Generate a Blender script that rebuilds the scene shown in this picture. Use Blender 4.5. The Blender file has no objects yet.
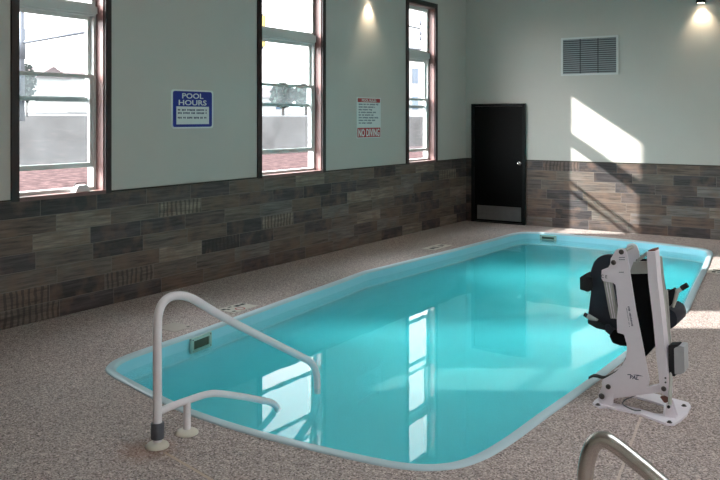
import bpy, bmesh, math, random
from mathutils import Vector, Matrix
random.seed(7)
scene = bpy.context.scene
COL = scene.collection

# ------------------------------------------------------------------ helpers
def srgb(r, g, b):
    f = lambda c: (c/255/12.92) if c/255 <= 0.04045 else ((c/255+0.055)/1.055)**2.4
    return (f(r), f(g), f(b), 1.0)

def tag(o, label=None, cat=None, group=None, kind=None):
    if label: o['label'] = label
    if cat: o['category'] = cat
    if group: o['group'] = group
    if kind: o['kind'] = kind
    return o

def empty(name, loc=(0, 0, 0)):
    o = bpy.data.objects.new(name, None); COL.objects.link(o)
    o.location = loc; o.empty_display_size = 0.1
    return o

def link(name, bm, mat, parent=None, smooth=False, angle=None):
    bmesh.ops.recalc_face_normals(bm, faces=bm.faces[:])
    me = bpy.data.meshes.new(name); bm.to_mesh(me); bm.free()
    if mat is not None:
        for m in (mat if isinstance(mat, (list, tuple)) else [mat]): me.materials.append(m)
    if smooth:
        for p in me.polygons: p.use_smooth = True
        if angle is not None:
            try: me.set_sharp_from_angle(angle=math.radians(angle))
            except Exception: pass
    o = bpy.data.objects.new(name, me); COL.objects.link(o)
    if parent is not None:
        o.parent = parent
        o.matrix_parent_inverse = Matrix.Translation(-world_loc(parent))
    return o

def world_loc(o):
    v = Vector(o.location)
    p = o.parent
    if p is not None:      # children carry an inverse that cancels the parent's place
        return Vector((0, 0, 0)) if o.type == 'MESH' and o.location.length == 0 else v
    return v

def box(bm, x0, x1, y0, y1, z0, z1, mi=0):
    vs = [bm.verts.new((x, y, z)) for x in (x0, x1) for y in (y0, y1) for z in (z0, z1)]
    fs = [(0, 1, 3, 2), (4, 6, 7, 5), (0, 4, 5, 1), (2, 3, 7, 6), (0, 2, 6, 4), (1, 5, 7, 3)]
    out = []
    for f in fs:
        fc = bm.faces.new([vs[i] for i in f]); fc.material_index = mi; out.append(fc)
    return vs

def bevel(bm, w=0.003, seg=2, ang=40):
    es = [e for e in bm.edges if len(e.link_faces) == 2 and e.calc_face_angle(0) > math.radians(ang)]
    bmesh.ops.bevel(bm, geom=es, offset=w, segments=seg, affect='EDGES', profile=0.5, clamp_overlap=True)

def bx(*a, b=0.0, seg=2):
    bm = bmesh.new(); box(bm, *a)
    if b: bevel(bm, b, seg)
    return bm

def prism(pts, axis, a0, a1, b=0.0, bm=None):
    """closed outline extruded along an axis; pts are the two other coordinates"""
    own = bm or bmesh.new()
    def mk(p, a):
        if axis == 'y': return (p[0], a, p[1])
        if axis == 'x': return (a, p[0], p[1])
        return (p[0], p[1], a)
    A = [own.verts.new(mk(p, a0)) for p in pts]; B = [own.verts.new(mk(p, a1)) for p in pts]
    n = len(pts)
    own.faces.new(A); own.faces.new(B[::-1])
    for i in range(n):
        own.faces.new((A[i], B[i], B[(i+1) % n], A[(i+1) % n]))
    if b: bevel(own, b, 2, 35)
    return own

def tube(bm, pts, r, seg=16, cap=True):
    pts = [Vector(p) for p in pts]
    rings = []; prev = None
    for i, p in enumerate(pts):
        t = (pts[min(i+1, len(pts)-1)] - pts[max(i-1, 0)]).normalized()
        if prev is None:
            a = Vector((0, 0, 1)) if abs(t.z) < 0.9 else Vector((1, 0, 0))
            n = t.cross(a).normalized()
        else:
            n = (prev - t*prev.dot(t)).normalized()
        prev = n; bn = t.cross(n)
        rr = r[i] if isinstance(r, (list, tuple)) else r
        rings.append([bm.verts.new(p + n*rr*math.cos(2*math.pi*k/seg) + bn*rr*math.sin(2*math.pi*k/seg)) for k in range(seg)])
    for a, b in zip(rings, rings[1:]):
        for k in range(seg):
            bm.faces.new((a[k], a[(k+1) % seg], b[(k+1) % seg], b[k]))
    if cap:
        bm.faces.new(rings[0][::-1]); bm.faces.new(rings[-1])
    return bm

def smooth_path(pts, n=8):
    """Catmull-Rom through the points"""
    P = [Vector(p) for p in pts]; P = [P[0]*2-P[1]] + P + [P[-1]*2-P[-2]]
    out = []
    for i in range(1, len(P)-2):
        for k in range(n):
            t = k/n
            a, b, c, d = P[i-1], P[i], P[i+1], P[i+2]
            out.append(0.5*((2*b)+(c-a)*t+(2*a-5*b+4*c-d)*t*t+(3*b-a-3*c+d)*t**3))
    out.append(P[-2]); return out

def lathe(bm, prof, c, axis=Vector((0, 0, 1)), seg=32):
    """profile of (radius, height) swept about an axis through c"""
    axis = Vector(axis).normalized()
    a = Vector((1, 0, 0)) if abs(axis.x) < 0.9 else Vector((0, 1, 0))
    u = axis.cross(a).normalized(); v = axis.cross(u); c = Vector(c); rings = []
    for r, h in prof:
        rings.append([bm.verts.new(c+axis*h+(u*math.cos(2*math.pi*k/seg)+v*math.sin(2*math.pi*k/seg))*max(r, 1e-5)) for k in range(seg)])
    for A, B in zip(rings, rings[1:]):
        for k in range(seg): bm.faces.new((A[k], A[(k+1) % seg], B[(k+1) % seg], B[k]))
    bm.faces.new(rings[0][::-1]); bm.faces.new(rings[-1])
    return bm

def text_bm(bm, s, size, origin, ux, uz, depth=0.0015, width=None, bold=0.0, align='CENTER'):
    """lettering as a shallow solid; ux = reading direction, uz = up"""
    cu = bpy.data.curves.new('t', 'FONT'); cu.body = s; cu.size = size; cu.align_x = align
    cu.extrude = depth; cu.offset = bold; cu.resolution_u = 3
    ob = bpy.data.objects.new('t', cu); COL.objects.link(ob)
    dg = bpy.context.evaluated_depsgraph_get(); dg.update()
    me = bpy.data.meshes.new_from_object(ob.evaluated_get(dg))
    bpy.data.objects.remove(ob); bpy.data.curves.remove(cu)
    ux = Vector(ux).normalized(); uz = Vector(uz).normalized(); un = ux.cross(uz)
    xs = [v.co.x for v in me.vertices] or [0, 1]
    k = 1.0 if width is None else width/(max(xs)-min(xs))
    mp = [bm.verts.new(Vector(origin)+ux*v.co.x*k+uz*v.co.y+un*v.co.z) for v in me.vertices]
    for p in me.polygons:
        try: bm.faces.new([mp[i] for i in p.vertices])
        except ValueError: pass
    bpy.data.meshes.remove(me)

# ------------------------------------------------------------------ materials
def new_mat(name):
    m = bpy.data.materials.new(name); m.use_nodes = True
    nt = m.node_tree; b = nt.nodes['Principled BSDF']
    return m, nt, b

def N(nt, t, **kw):
    n = nt.nodes.new(t)
    for k, v in kw.items():
        if k in n.inputs: n.inputs[k].default_value = v
        else: setattr(n, k, v)
    return n

def simple(name, col, rough=0.5, metal=0.0, spec=0.5, noise=0.06, scale=30, bump=0.0, aniso=None):
    m, nt, b = new_mat(name)
    tc = N(nt, 'ShaderNodeTexCoord'); nz = N(nt, 'ShaderNodeTexNoise', Scale=scale, Detail=4.0)
    nt.links.new(tc.outputs['Object'], nz.inputs['Vector'])
    mr = N(nt, 'ShaderNodeMapRange'); mr.inputs['To Min'].default_value = 1-noise; mr.inputs['To Max'].default_value = 1+noise
    nt.links.new(nz.outputs['Fac'], mr.inputs['Value'])
    mx = N(nt, 'ShaderNodeMix', data_type='RGBA', blend_type='MULTIPLY'); mx.inputs[0].default_value = 1
    mx.inputs[6].default_value = col
    nt.links.new(mr.outputs['Result'], mx.inputs[7]); nt.links.new(mx.outputs[2], b.inputs['Base Color'])
    b.inputs['Roughness'].default_value = rough; b.inputs['Metallic'].default_value = metal
    b.inputs['Specular IOR Level'].default_value = spec
    if bump:
        bp = N(nt, 'ShaderNodeBump', Strength=bump, Distance=0.01)
        nt.links.new(nz.outputs['Fac'], bp.inputs['Height']); nt.links.new(bp.outputs['Normal'], b.inputs['Normal'])
    return m

def mth(nt, op, a, b=None, c=None):
    n = nt.nodes.new('ShaderNodeMath'); n.operation = op
    for i, x in enumerate((a, b, c)):
        if x is None: continue
        if isinstance(x, (int, float)): n.inputs[i].default_value = x
        else: nt.links.new(x, n.inputs[i])
    return n.outputs[0]

def ramp(nt, fac, stops, interp='LINEAR'):
    r = nt.nodes.new('ShaderNodeValToRGB'); r.color_ramp.interpolation = interp
    e = r.color_ramp.elements
    while len(e) < len(stops): e.new(0.5)
    for el, (p, c) in zip(e, stops): el.position = p; el.color = c
    nt.links.new(fac, r.inputs['Fac']); return r.outputs['Color']

def mixc(nt, fac, a, b, mode='MIX'):
    n = nt.nodes.new('ShaderNodeMix'); n.data_type = 'RGBA'; n.blend_type = mode
    for s, x in ((0, fac), (6, a), (7, b)):
        if isinstance(x, (int, float, tuple)): n.inputs[s].default_value = x
        else: nt.links.new(x, n.inputs[s])
    return n.outputs[2]

WAIN = 1.085; ROW = WAIN/7
def plank_mat(name, along):
    """wood-look 6 x 24 inch tiles in staggered rows; along = 'X' or 'Y'"""
    m, nt, b = new_mat(name)
    tc = N(nt, 'ShaderNodeTexCoord'); sp = N(nt, 'ShaderNodeSeparateXYZ'); nt.links.new(tc.outputs['Object'], sp.inputs[0])
    s = sp.outputs[along]; z = sp.outputs['Z']
    rv = mth(nt, 'DIVIDE', z, ROW); row = mth(nt, 'FLOOR', rv); rf = mth(nt, 'SUBTRACT', rv, row)
    w1 = N(nt, 'ShaderNodeTexWhiteNoise', noise_dimensions='1D'); nt.links.new(mth(nt, 'ADD', row, 3.7 if along == 'X' else 11.3), w1.inputs['W'])
    L = 0.61
    cv = mth(nt, 'ADD', mth(nt, 'DIVIDE', s, L), mth(nt, 'MULTIPLY', w1.outputs['Value'], 3.0))
    col = mth(nt, 'FLOOR', cv); cf = mth(nt, 'SUBTRACT', cv, col)
    cb = N(nt, 'ShaderNodeCombineXYZ'); nt.links.new(row, cb.inputs[0]); nt.links.new(col, cb.inputs[1])
    cb.inputs[2].default_value = 0.5 if along == 'X' else 2.5
    wn = N(nt, 'ShaderNodeTexWhiteNoise', noise_dimensions='3D'); nt.links.new(cb.outputs[0], wn.inputs['Vector'])
    base = ramp(nt, wn.outputs['Value'], [(0.0, srgb(66, 60, 61)), (0.14, srgb(104, 94, 88)), (0.3, srgb(88, 78, 75)), (0.45, srgb(130, 118, 108)),
                                          (0.6, srgb(76, 70, 71)), (0.74, srgb(102, 88, 80)), (0.87, srgb(112, 105, 102))], 'CONSTANT')
    # grain stretched along the tile, shifted from tile to tile
    off = N(nt, 'ShaderNodeVectorMath', operation='SCALE'); nt.links.new(wn.outputs['Color'], off.inputs[0]); off.inputs['Scale'].default_value = 37.0
    ad = N(nt, 'ShaderNodeVectorMath', operation='ADD'); nt.links.new(tc.outputs['Object'], ad.inputs[0]); nt.links.new(off.outputs[0], ad.inputs[1])
    mp = N(nt, 'ShaderNodeMapping'); nt.links.new(ad.outputs[0], mp.inputs['Vector'])
    mp.inputs['Scale'].default_value = (1.6, 12, 26) if along == 'X' else (12, 1.6, 26)
    g = N(nt, 'ShaderNodeTexNoise', Scale=1.6, Detail=6.0, Roughness=0.65); nt.links.new(mp.outputs[0], g.inputs['Vector'])
    gv = N(nt, 'ShaderNodeMapRange'); gv.inputs['From Min'].default_value = 0.3; gv.inputs['From Max'].default_value = 0.7
    gv.inputs['To Min'].default_value = 0.42; gv.inputs['To Max'].default_value = 1.6
    nt.links.new(g.outputs['Fac'], gv.inputs['Value'])
    c1 = mixc(nt, 1.0, base, gv.outputs['Result'], 'MULTIPLY')
    n2 = N(nt, 'ShaderNodeTexNoise', Scale=5.0, Detail=3.0); nt.links.new(ad.outputs[0], n2.inputs['Vector'])
    pf = N(nt, 'ShaderNodeMapRange'); pf.inputs['From Min'].default_value = 0.48; pf.inputs['From Max'].default_value = 0.68
    nt.links.new(n2.outputs['Fac'], pf.inputs['Value'])
    c2 = mixc(nt, mth(nt, 'MULTIPLY', pf.outputs['Result'], 0.6), c1, srgb(122, 98, 84))
    # saw marks across a few tiles
    wn2 = N(nt, 'ShaderNodeTexWhiteNoise', noise_dimensions='3D')
    cb2 = N(nt, 'ShaderNodeCombineXYZ'); nt.links.new(row, cb2.inputs[0]); nt.links.new(col, cb2.inputs[1]); cb2.inputs[2].default_value = 8.5
    nt.links.new(cb2.outputs[0], wn2.inputs['Vector'])
    sawsel = mth(nt, 'GREATER_THAN', wn2.outputs['Value'], 0.92)
    wob = mth(nt, 'ADD', mth(nt, 'MULTIPLY', s, 105.0), mth(nt, 'MULTIPLY', n2.outputs['Fac'], 9.0))
    saw = mth(nt, 'GREATER_THAN', mth(nt, 'SINE', wob), 0.25)
    c3 = mixc(nt, mth(nt, 'MULTIPLY', mth(nt, 'MULTIPLY', sawsel, saw), 0.6), c2, srgb(52, 46, 46))
    # grout
    e1 = mth(nt, 'MINIMUM', rf, mth(nt, 'SUBTRACT', 1.0, rf)); e2 = mth(nt, 'MINIMUM', cf, mth(nt, 'SUBTRACT', 1.0, cf))
    gr = mth(nt, 'MAXIMUM', mth(nt, 'LESS_THAN', e1, 0.016), mth(nt, 'LESS_THAN', e2, 0.0042))
    c4 = mixc(nt, mth(nt, 'MULTIPLY', gr, 0.8), c3, srgb(128, 120, 114))
    nt.links.new(c4, b.inputs['Base Color'])
    b.inputs['Roughness'].default_value = 0.5; b.inputs['Specular IOR Level'].default_value = 0.35
    bp = N(nt, 'ShaderNodeBump', Strength=0.25, Distance=0.004); nt.links.new(mth(nt, 'SUBTRACT', g.outputs['Fac'], gr), bp.inputs['Height'])
    nt.links.new(bp.outputs['Normal'], b.inputs['Normal'])
    return m

def deck_mat():
    m, nt, b = new_mat('pebble_deck')
    tc = N(nt, 'ShaderNodeTexCoord'); P = tc.outputs['Object']
    v = N(nt, 'ShaderNodeTexVoronoi', Scale=122.0); nt.links.new(P, v.inputs['Vector'])
    sp = N(nt, 'ShaderNodeSeparateColor'); nt.links.new(v.outputs['Color'], sp.inputs[0])
    c = ramp(nt, sp.outputs[0], [(0.0, srgb(122, 107, 105)), (0.12, srgb(176, 158, 153)), (0.34, srgb(202, 184, 178)), (0.52, srgb(186, 168, 162)),
                                (0.7, srgb(222, 206, 200)), (0.84, srgb(152, 135, 128)), (0.93, srgb(234, 219, 210))], 'CONSTANT')
    d = N(nt, 'ShaderNodeMapRange'); d.inputs['From Min'].default_value = 0.25; d.inputs['From Max'].default_value = 0.75
    d.inputs['To Min'].default_value = 1.0; d.inputs['To Max'].default_value = 0.82; nt.links.new(v.outputs['Distance'], d.inputs['Value'])
    c = mixc(nt, 1.0, c, d.outputs['Result'], 'MULTIPLY')
    n = N(nt, 'ShaderNodeTexNoise', Scale=0.9, Detail=4.0); nt.links.new(P, n.inputs['Vector'])
    nr = N(nt, 'ShaderNodeMapRange'); nr.inputs['To Min'].default_value = 0.86; nr.inputs['To Max'].default_value = 1.12
    nt.links.new(n.outputs['Fac'], nr.inputs['Value']); c = mixc(nt, 1.0, c, nr.outputs['Result'], 'MULTIPLY')
    sx = N(nt, 'ShaderNodeSeparateXYZ'); nt.links.new(P, sx.inputs[0]); X, Y = sx.outputs['X'], sx.outputs['Y']
    def line(p, q, w, fac, col):
        nonlocal c
        px, py = p; dx, dy = q[0]-px, q[1]-py; L = math.hypot(dx, dy); dx /= L; dy /= L
        rx = mth(nt, 'SUBTRACT', X, px); ry = mth(nt, 'SUBTRACT', Y, py)
        dist = mth(nt, 'ABSOLUTE', mth(nt, 'SUBTRACT', mth(nt, 'MULTIPLY', rx, dy), mth(nt, 'MULTIPLY', ry, dx)))
        al = mth(nt, 'ADD', mth(nt, 'MULTIPLY', rx, dx), mth(nt, 'MULTIPLY', ry, dy))
        on = mth(nt, 'MULTIPLY', mth(nt, 'LESS_THAN', dist, w), mth(nt, 'MULTIPLY', mth(nt, 'GREATER_THAN', al, 0.0), mth(nt, 'LESS_THAN', al, L)))
        c = mixc(nt, mth(nt, 'MULTIPLY', on, fac), c, col)
    line((-3.30, 3.07), (-1.7, 2.70), 0.009, 0.85, srgb(206, 184, 162))
    line((-1.30, 5.02), (-1.02, 3.0), 0.008, 0.6, srgb(226, 208, 196))
    # rust bleeding from the rail's anchor
    dd = N(nt, 'ShaderNodeVectorMath', operation='DISTANCE'); nt.links.new(P, dd.inputs[0]); dd.inputs[1].default_value = (-3.41, 3.04, 0)
    n3 = N(nt, 'ShaderNodeTexNoise', Scale=14.0); nt.links.new(P, n3.inputs['Vector'])
    rs = N(nt, 'ShaderNodeMapRange'); rs.inputs['From Min'].default_value = 0.20; rs.inputs['From Max'].default_value = 0.06
    rs.inputs['To Min'].default_value = 0.0; rs.inputs['To Max'].default_value = 0.5
    nt.links.new(mth(nt, 'ADD', dd.outputs['Value'], mth(nt, 'MULTIPLY', mth(nt, 'SUBTRACT', n3.outputs['Fac'], 0.5), 0.15)), rs.inputs['Value'])
    c = mixc(nt, rs.outputs['Result'], c, srgb(140, 86, 52))
    nt.links.new(c, b.inputs['Base Color']); b.inputs['Roughness'].default_value = 0.6; b.inputs['Specular IOR Level'].default_value = 0.3
    bp = N(nt, 'ShaderNodeBump', Strength=0.35, Distance=0.003, invert=True); nt.links.new(v.outputs['Distance'], bp.inputs['Height'])
    nt.links.new(bp.outputs['Normal'], b.inputs['Normal'])
    return m

def schlick(nt, f0):
    g = N(nt, 'ShaderNodeNewGeometry'); d = N(nt, 'ShaderNodeVectorMath', operation='DOT_PRODUCT')
    nt.links.new(g.outputs['Incoming'], d.inputs[0]); nt.links.new(g.outputs['Normal'], d.inputs[1])
    q = mth(nt, 'SUBTRACT', 1.0, mth(nt, 'ABSOLUTE', d.outputs['Value']))
    return mth(nt, 'MULTIPLY_ADD', mth(nt, 'POWER', q, 5.0), 1-f0, f0)

def glass_mat(name, haze=0.02, tint=(0.97, 0.985, 0.985, 1)):
    m = bpy.data.materials.new(name); m.use_nodes = True; nt = m.node_tree; nt.nodes.clear()
    out = N(nt, 'ShaderNodeOutputMaterial'); tr = N(nt, 'ShaderNodeBsdfTransparent', Color=tint)
    gl = N(nt, 'ShaderNodeBsdfGlossy', Roughness=0.0); fr = schlick(nt, 0.03)
    du = N(nt, 'ShaderNodeBsdfTranslucent', Color=(0.85, 0.9, 0.95, 1))
    tc = N(nt, 'ShaderNodeTexCoord'); nz = N(nt, 'ShaderNodeTexNoise', Scale=3.0); nt.links.new(tc.outputs['Object'], nz.inputs['Vector'])
    m0 = N(nt, 'ShaderNodeMixShader'); nt.links.new(mth(nt, 'MULTIPLY', nz.outputs['Fac'], haze*2), m0.inputs[0])
    nt.links.new(tr.outputs[0], m0.inputs[1]); nt.links.new(du.outputs[0], m0.inputs[2])
    m1 = N(nt, 'ShaderNodeMixShader'); nt.links.new(fr, m1.inputs[0])
    nt.links.new(m0.outputs[0], m1.inputs[1]); nt.links.new(gl.outputs[0], m1.inputs[2])
    nt.links.new(m1.outputs[0], out.inputs['Surface']); return m

def water_mat():
    m = bpy.data.materials.new('pool_water'); m.use_nodes = True; nt = m.node_tree; nt.nodes.clear()
    out = N(nt, 'ShaderNodeOutputMaterial'); tr = N(nt, 'ShaderNodeBsdfTransparent', Color=WATER_TINT)
    gl = N(nt, 'ShaderNodeBsdfGlossy', Roughness=0.0); fr = schlick(nt, 0.02)
    tc = N(nt, 'ShaderNodeTexCoord'); nz = N(nt, 'ShaderNodeTexNoise', Scale=2.2, Detail=2.0); nt.links.new(tc.outputs['Object'], nz.inputs['Vector'])
    bp = N(nt, 'ShaderNodeBump', Strength=0.05, Distance=0.012); nt.links.new(nz.outputs['Fac'], bp.inputs['Height'])
    nt.links.new(bp.outputs['Normal'], gl.inputs['Normal'])
    m1 = N(nt, 'ShaderNodeMixShader'); nt.links.new(fr, m1.inputs[0])
    nt.links.new(tr.outputs[0], m1.inputs[1]); nt.links.new(gl.outputs[0], m1.inputs[2])
    nt.links.new(m1.outputs[0], out.inputs['Surface'])
    vs_ = N(nt, 'ShaderNodeVolumeScatter', Color=(0.17, 0.89, 1.0, 1), Density=0.9)
    va_ = N(nt, 'ShaderNodeVolumeAbsorption', Color=(0.0, 0.92, 0.95, 1), Density=0.5); ad_ = N(nt, 'ShaderNodeAddShader')
    nt.links.new(vs_.outputs[0], ad_.inputs[0]); nt.links.new(va_.outputs[0], ad_.inputs[1])
    nt.links.new(ad_.outputs[0], out.inputs['Volume']); return m

def emis(name, col, s):
    m, nt, b = new_mat(name)
    b.inputs['Base Color'].default_value = col; b.inputs['Emission Color'].default_value = col; b.inputs['Emission Strength'].default_value = s
    return m

WATER_TINT = (0.86, 0.985, 0.985, 1)
M = {}
M['wall'] = simple('wall_paint', srgb(198, 193, 186), 0.75, spec=0.2, noise=0.025, scale=4, bump=0.02)
M['ceil'] = simple('ceiling_paint', srgb(215, 215, 208), 0.9, spec=0.1, noise=0.02, scale=3)
M['plank_x'] = plank_mat('wood_look_tile_x', 'X'); M['plank_y'] = plank_mat('wood_look_tile_y', 'Y')
M['captrim'] = simple('cap_trim', srgb(58, 52, 44), 0.45, 0.5)
M['deck'] = deck_mat()
M['dark_wood'] = simple('dark_wood', srgb(126, 94, 90), 0.4, noise=0.12, scale=18)
M['casing'] = simple('casing_wood', srgb(50, 34, 34), 0.45, noise=0.2, scale=18)
M['vinyl'] = simple('sash_vinyl', srgb(205, 208, 205), 0.4, noise=0.03)
M['glass'] = glass_mat('window_glass', 0.008)
M['glass_low'] = glass_mat('window_glass_dusty', 0.014, (0.92, 0.965, 0.97, 1))
M['black'] = simple('black_door_paint', srgb(13, 13, 13), 0.5, noise=0.1, spec=0.12)
M['blackframe'] = simple('black_frame_paint', srgb(22, 23, 24), 0.5, noise=0.1, spec=0.2)
M['steel'] = simple('brushed_steel', srgb(190, 190, 188), 0.22, 1.0, noise=0.06, scale=60)
M['kick'] = simple('kick_plate_steel', srgb(150, 152, 154), 0.34, 0.9, noise=0.12, scale=12)
M['chrome'] = simple('rail_steel', srgb(208, 202, 196), 0.26, 1.0, noise=0.05, scale=8)
M['rim'] = simple('pool_rim_gelcoat', srgb(200, 222, 230), 0.3, noise=0.03, scale=6)
M['shell'] = simple('pool_gelcoat', srgb(162, 234, 250), 0.35, noise=0.03, scale=3)
M['water'] = water_mat()
M['white'] = simple('white_rail_coating', srgb(242, 237, 241), 0.35, noise=0.03)
M['flange'] = simple('cream_flange', srgb(226, 220, 205), 0.45, noise=0.05)
M['collar'] = simple('grey_collar', srgb(86, 90, 98), 0.55, noise=0.15)
M['lift_white'] = simple('lift_powder_coat', srgb(240, 233, 240), 0.45, noise=0.03)
M['lift_side'] = simple('lift_aluminium', srgb(186, 186, 180), 0.4, 0.3, noise=0.05)
M['seat'] = simple('seat_plastic', srgb(44, 48, 58), 0.5, noise=0.12)
M['seat_black'] = simple('black_fabric', srgb(14, 14, 15), 0.8, noise=0.2, spec=0.2)
M['rubber'] = simple('black_rubber', srgb(18, 18, 19), 0.6)
M['bolt'] = simple('bolt_steel', srgb(92, 86, 84), 0.35, 0.8)
M['rusty'] = simple('rusty_pin', srgb(120, 72, 60), 0.7, noise=0.3)
M['boxgrey'] = simple('control_box_grey', srgb(176, 178, 182), 0.45)
M['ink'] = simple('dark_blue_ink', srgb(40, 46, 84), 0.6)
M['inkblack'] = simple('black_ink', srgb(26, 26, 28), 0.6)
M['sign_blue'] = simple('sign_blue', srgb(28, 44, 138), 0.4, noise=0.03)
M['sign_white'] = simple('sign_white', srgb(222, 226, 224), 0.4, noise=0.03)
M['sign_red'] = simple('sign_red', srgb(176, 40, 44), 0.4, noise=0.03)
M['sign_grey'] = simple('sign_text_grey', srgb(92, 104, 116), 0.5)
M['vent'] = simple('vent_metal', srgb(150, 158, 162), 0.5, 0.0, noise=0.05)
M['ventframe'] = simple('vent_frame', srgb(214, 216, 214), 0.5, noise=0.03)
M['ventback'] = simple('vent_inside', srgb(70, 74, 78), 0.8)
M['tile_white'] = simple('marker_tile_white', srgb(214, 206, 196), 0.4, noise=0.08)
M['tile_dull'] = simple('marker_tile_worn', srgb(182, 170, 160), 0.5, noise=0.12)
M['skim'] = simple('skimmer_plastic', srgb(178, 204, 196), 0.5, noise=0.05)
M['skimdark'] = simple('skimmer_throat', srgb(64, 80, 66), 0.6)
M['lampglow'] = emis('lamp_diffuser', (1.0, 0.86, 0.66, 1), 14.0)
M['towel'] = simple('white_plastic', srgb(232, 230, 232), 0.5, noise=0.03)

# ------------------------------------------------------------------ the room
CAMZ = 1.8
XL, YB, H = -6.36, 12.95, 4.9
XR, YN = 3.6, -1.3
TH = 0.2
def struct(o): o['kind'] = 'structure'; return o

POOL = [(-4.748,3.855),(-4.862,4.06),(-4.905,4.43),(-4.945,4.985),(-5.03,5.824),(-5.105,6.579),(-5.17,7.3),(-5.232,7.86),(-5.232,8.05),(-5.20,8.4),
        (-5.15,9.18),(-5.09,10.2),(-5.045,11.2),(-5.03,11.75),(-4.97,12.02),(-4.80,12.18),(-4.5,12.24),(-4.1,12.235),(-3.5,12.20),(-2.9,12.11),(-2.4,11.99),
        (-2.16,11.84),(-2.06,11.55),(-2.0,11.1),(-1.91,10.4),(-1.80,9.4),(-1.69,8.45),(-1.645,8.06),(-1.643,7.86),(-1.665,7.3),(-1.70,6.2),(-1.725,5.4),
        (-1.76,4.75),(-1.785,4.2),(-1.83,3.9),(-1.93,3.71),(-2.13,3.59),(-2.5,3.535),(-3.05,3.505),(-3.55,3.53),(-3.9,3.59),(-4.3,3.69),(-4.58,3.765)]
def closed_smooth(P, n=4):
    out = []; k = len(P); V = [Vector((x, y)) for x, y in P]
    for i in range(k):
        a, b, c, d = V[i-1], V[i], V[(i+1) % k], V[(i+2) % k]
        for j in range(n):
            t = j/n
            out.append(0.5*((2*b)+(c-a)*t+(2*a-5*b+4*c-d)*t*t+(3*b-a-3*c+d)*t**3))
    return out
RIM = closed_smooth(POOL, 4)
def area2(P): return sum(P[i-1].x*P[i].y-P[i].x*P[i-1].y for i in range(len(P)))
if area2(RIM) < 0: RIM.reverse()
def inset(P, d):
    if d == 0: return [p.copy() for p in P]
    out = []; k = len(P)
    for i in range(k):
        t = (P[(i+1) % k]-P[i-1]).normalized(); out.append(P[i]+Vector((-t.y, t.x))*d)
    return out

# floor with the pool's hole
bm = bmesh.new()
X0, X1, Y0, Y1 = XL-TH, XR+TH, YN-TH, YB+TH
o4 = [bm.verts.new(p) for p in ((X0, Y0, 0), (X1, Y0, 0), (X1, Y1, 0), (X0, Y1, 0))]
hole = [bm.verts.new((p.x, p.y, 0)) for p in inset(RIM, 0.012)]
eds = [bm.edges.new((L[i-1], L[i])) for L in (o4, hole) for i in range(len(L))]
bmesh.ops.triangle_fill(bm, use_beauty=True, use_dissolve=False, edges=eds)
kill = [f for f in bm.faces if all(v in set(hole) for v in f.verts) and False]
floor = struct(link('floor', bm, M['deck']))

# ceiling
SKY = [(-0.4, 2.6, 2.4, 5.6)]     # added opening over the near deck, out of view, only to let in light
bm = bmesh.new()
xs_ = sorted({X0, X1, *[q for k_ in SKY for q in k_[:2]]}); ys_ = sorted({Y0, Y1, *[q for k_ in SKY for q in k_[2:]]})
for xa, xb in zip(xs_, xs_[1:]):
    for ya, yb in zip(ys_, ys_[1:]):
        if not any(k_[0] < (xa+xb)/2 < k_[1] and k_[2] < (ya+yb)/2 < k_[3] for k_ in SKY): box(bm, xa, xb, ya, yb, H, H+0.15)
struct(link('ceiling', bm, M['ceil']))
def fill_skylight(n, x0, x1, y0, y1):
    bm = bmesh.new()
    for x in (x0, (x0+x1)/2-0.03, x1-0.06): box(bm, x, x+0.06, y0, y1, H+0.02, H+0.13)
    for y in (y0, y1-0.06): box(bm, x0+0.06, x1-0.06, y, y+0.06, H+0.03, H+0.12)
    w = struct(link('window_%d' % n, bm, M['casing']))  # numbered as a window, but an unseen roof opening added for fill light
    link('pane', bx(x0+0.05, x1-0.05, y0+0.05, y1-0.05, H+0.07, H+0.076), M['glass'], w)
for k_, q_ in enumerate(SKY): fill_skylight(4+k_, *q_)

def wall_cells(us, zs, holes):
    """rectangles of a wall between the openings (u0,u1,z0,z1)"""
    for u0, u1 in zip(us, us[1:]):
        for z0, z1 in zip(zs, zs[1:]):
            cu, cz = (u0+u1)/2, (z0+z1)/2
            if any(h[0] < cu < h[1] and h[2] < cz < h[3] for h in holes): continue
            yield u0, u1, z0, z1
def build_wall(name, axis, a0, a1, u0, u1, z0, z1, holes):
    us = sorted({u0, u1, *[h[0] for h in holes], *[h[1] for h in holes]}); zs = sorted({z0, z1, *[h[2] for h in holes], *[h[3] for h in holes]})
    bm = bmesh.new()
    for c in wall_cells(us, zs, holes):
        if axis == 'x': box(bm, a0, a1, c[0], c[1], c[2], c[3])
        else: box(bm, c[0], c[1], a0, a1, c[2], c[3])
    bmesh.ops.remove_doubles(bm, verts=bm.verts[:], dist=1e-5)
    # drop the coincident inner faces between cells
    seen = {}
    for f in bm.faces: seen.setdefault(tuple(sorted(v.index for v in f.verts)), []).append(f)
    bm.verts.index_update(); seen = {}
    for f in bm.faces: seen.setdefault(tuple(sorted(v.index for v in f.verts)), []).append(f)
    bmesh.ops.delete(bm, geom=[f for L in seen.values() if len(L) > 1 for f in L], context='FACES_ONLY')
    return struct(link(name, bm, M['wall']))

ZS, ZH = 1.10, 3.60           # sill and head of the tall windows
WL = [(4.234, 5.147), (7.445, 8.668), (10.934, 11.797)]
build_wall('wall_left', 'x', XL-TH, XL, YN-TH, YB+TH, 0, H, [(a, b, ZS, ZH) for a, b in WL])
DOOR = (-6.18, -5.29, 0.0, 2.0)
build_wall('wall_back', 'y', YB, YB+TH, XL, XR, 0, H, [])
FILL_NW = [(1.0, 2.8, 0.5, 2.5)]  # unseen opening added in the near wall for fill light
build_wall('wall_near', 'y', YN-TH, YN, XL, XR, 0, H, FILL_NW)
RW = []
build_wall('wall_right', 'x', XR, XR+TH, YN-TH, YB+TH, 0, H, RW)

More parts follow.
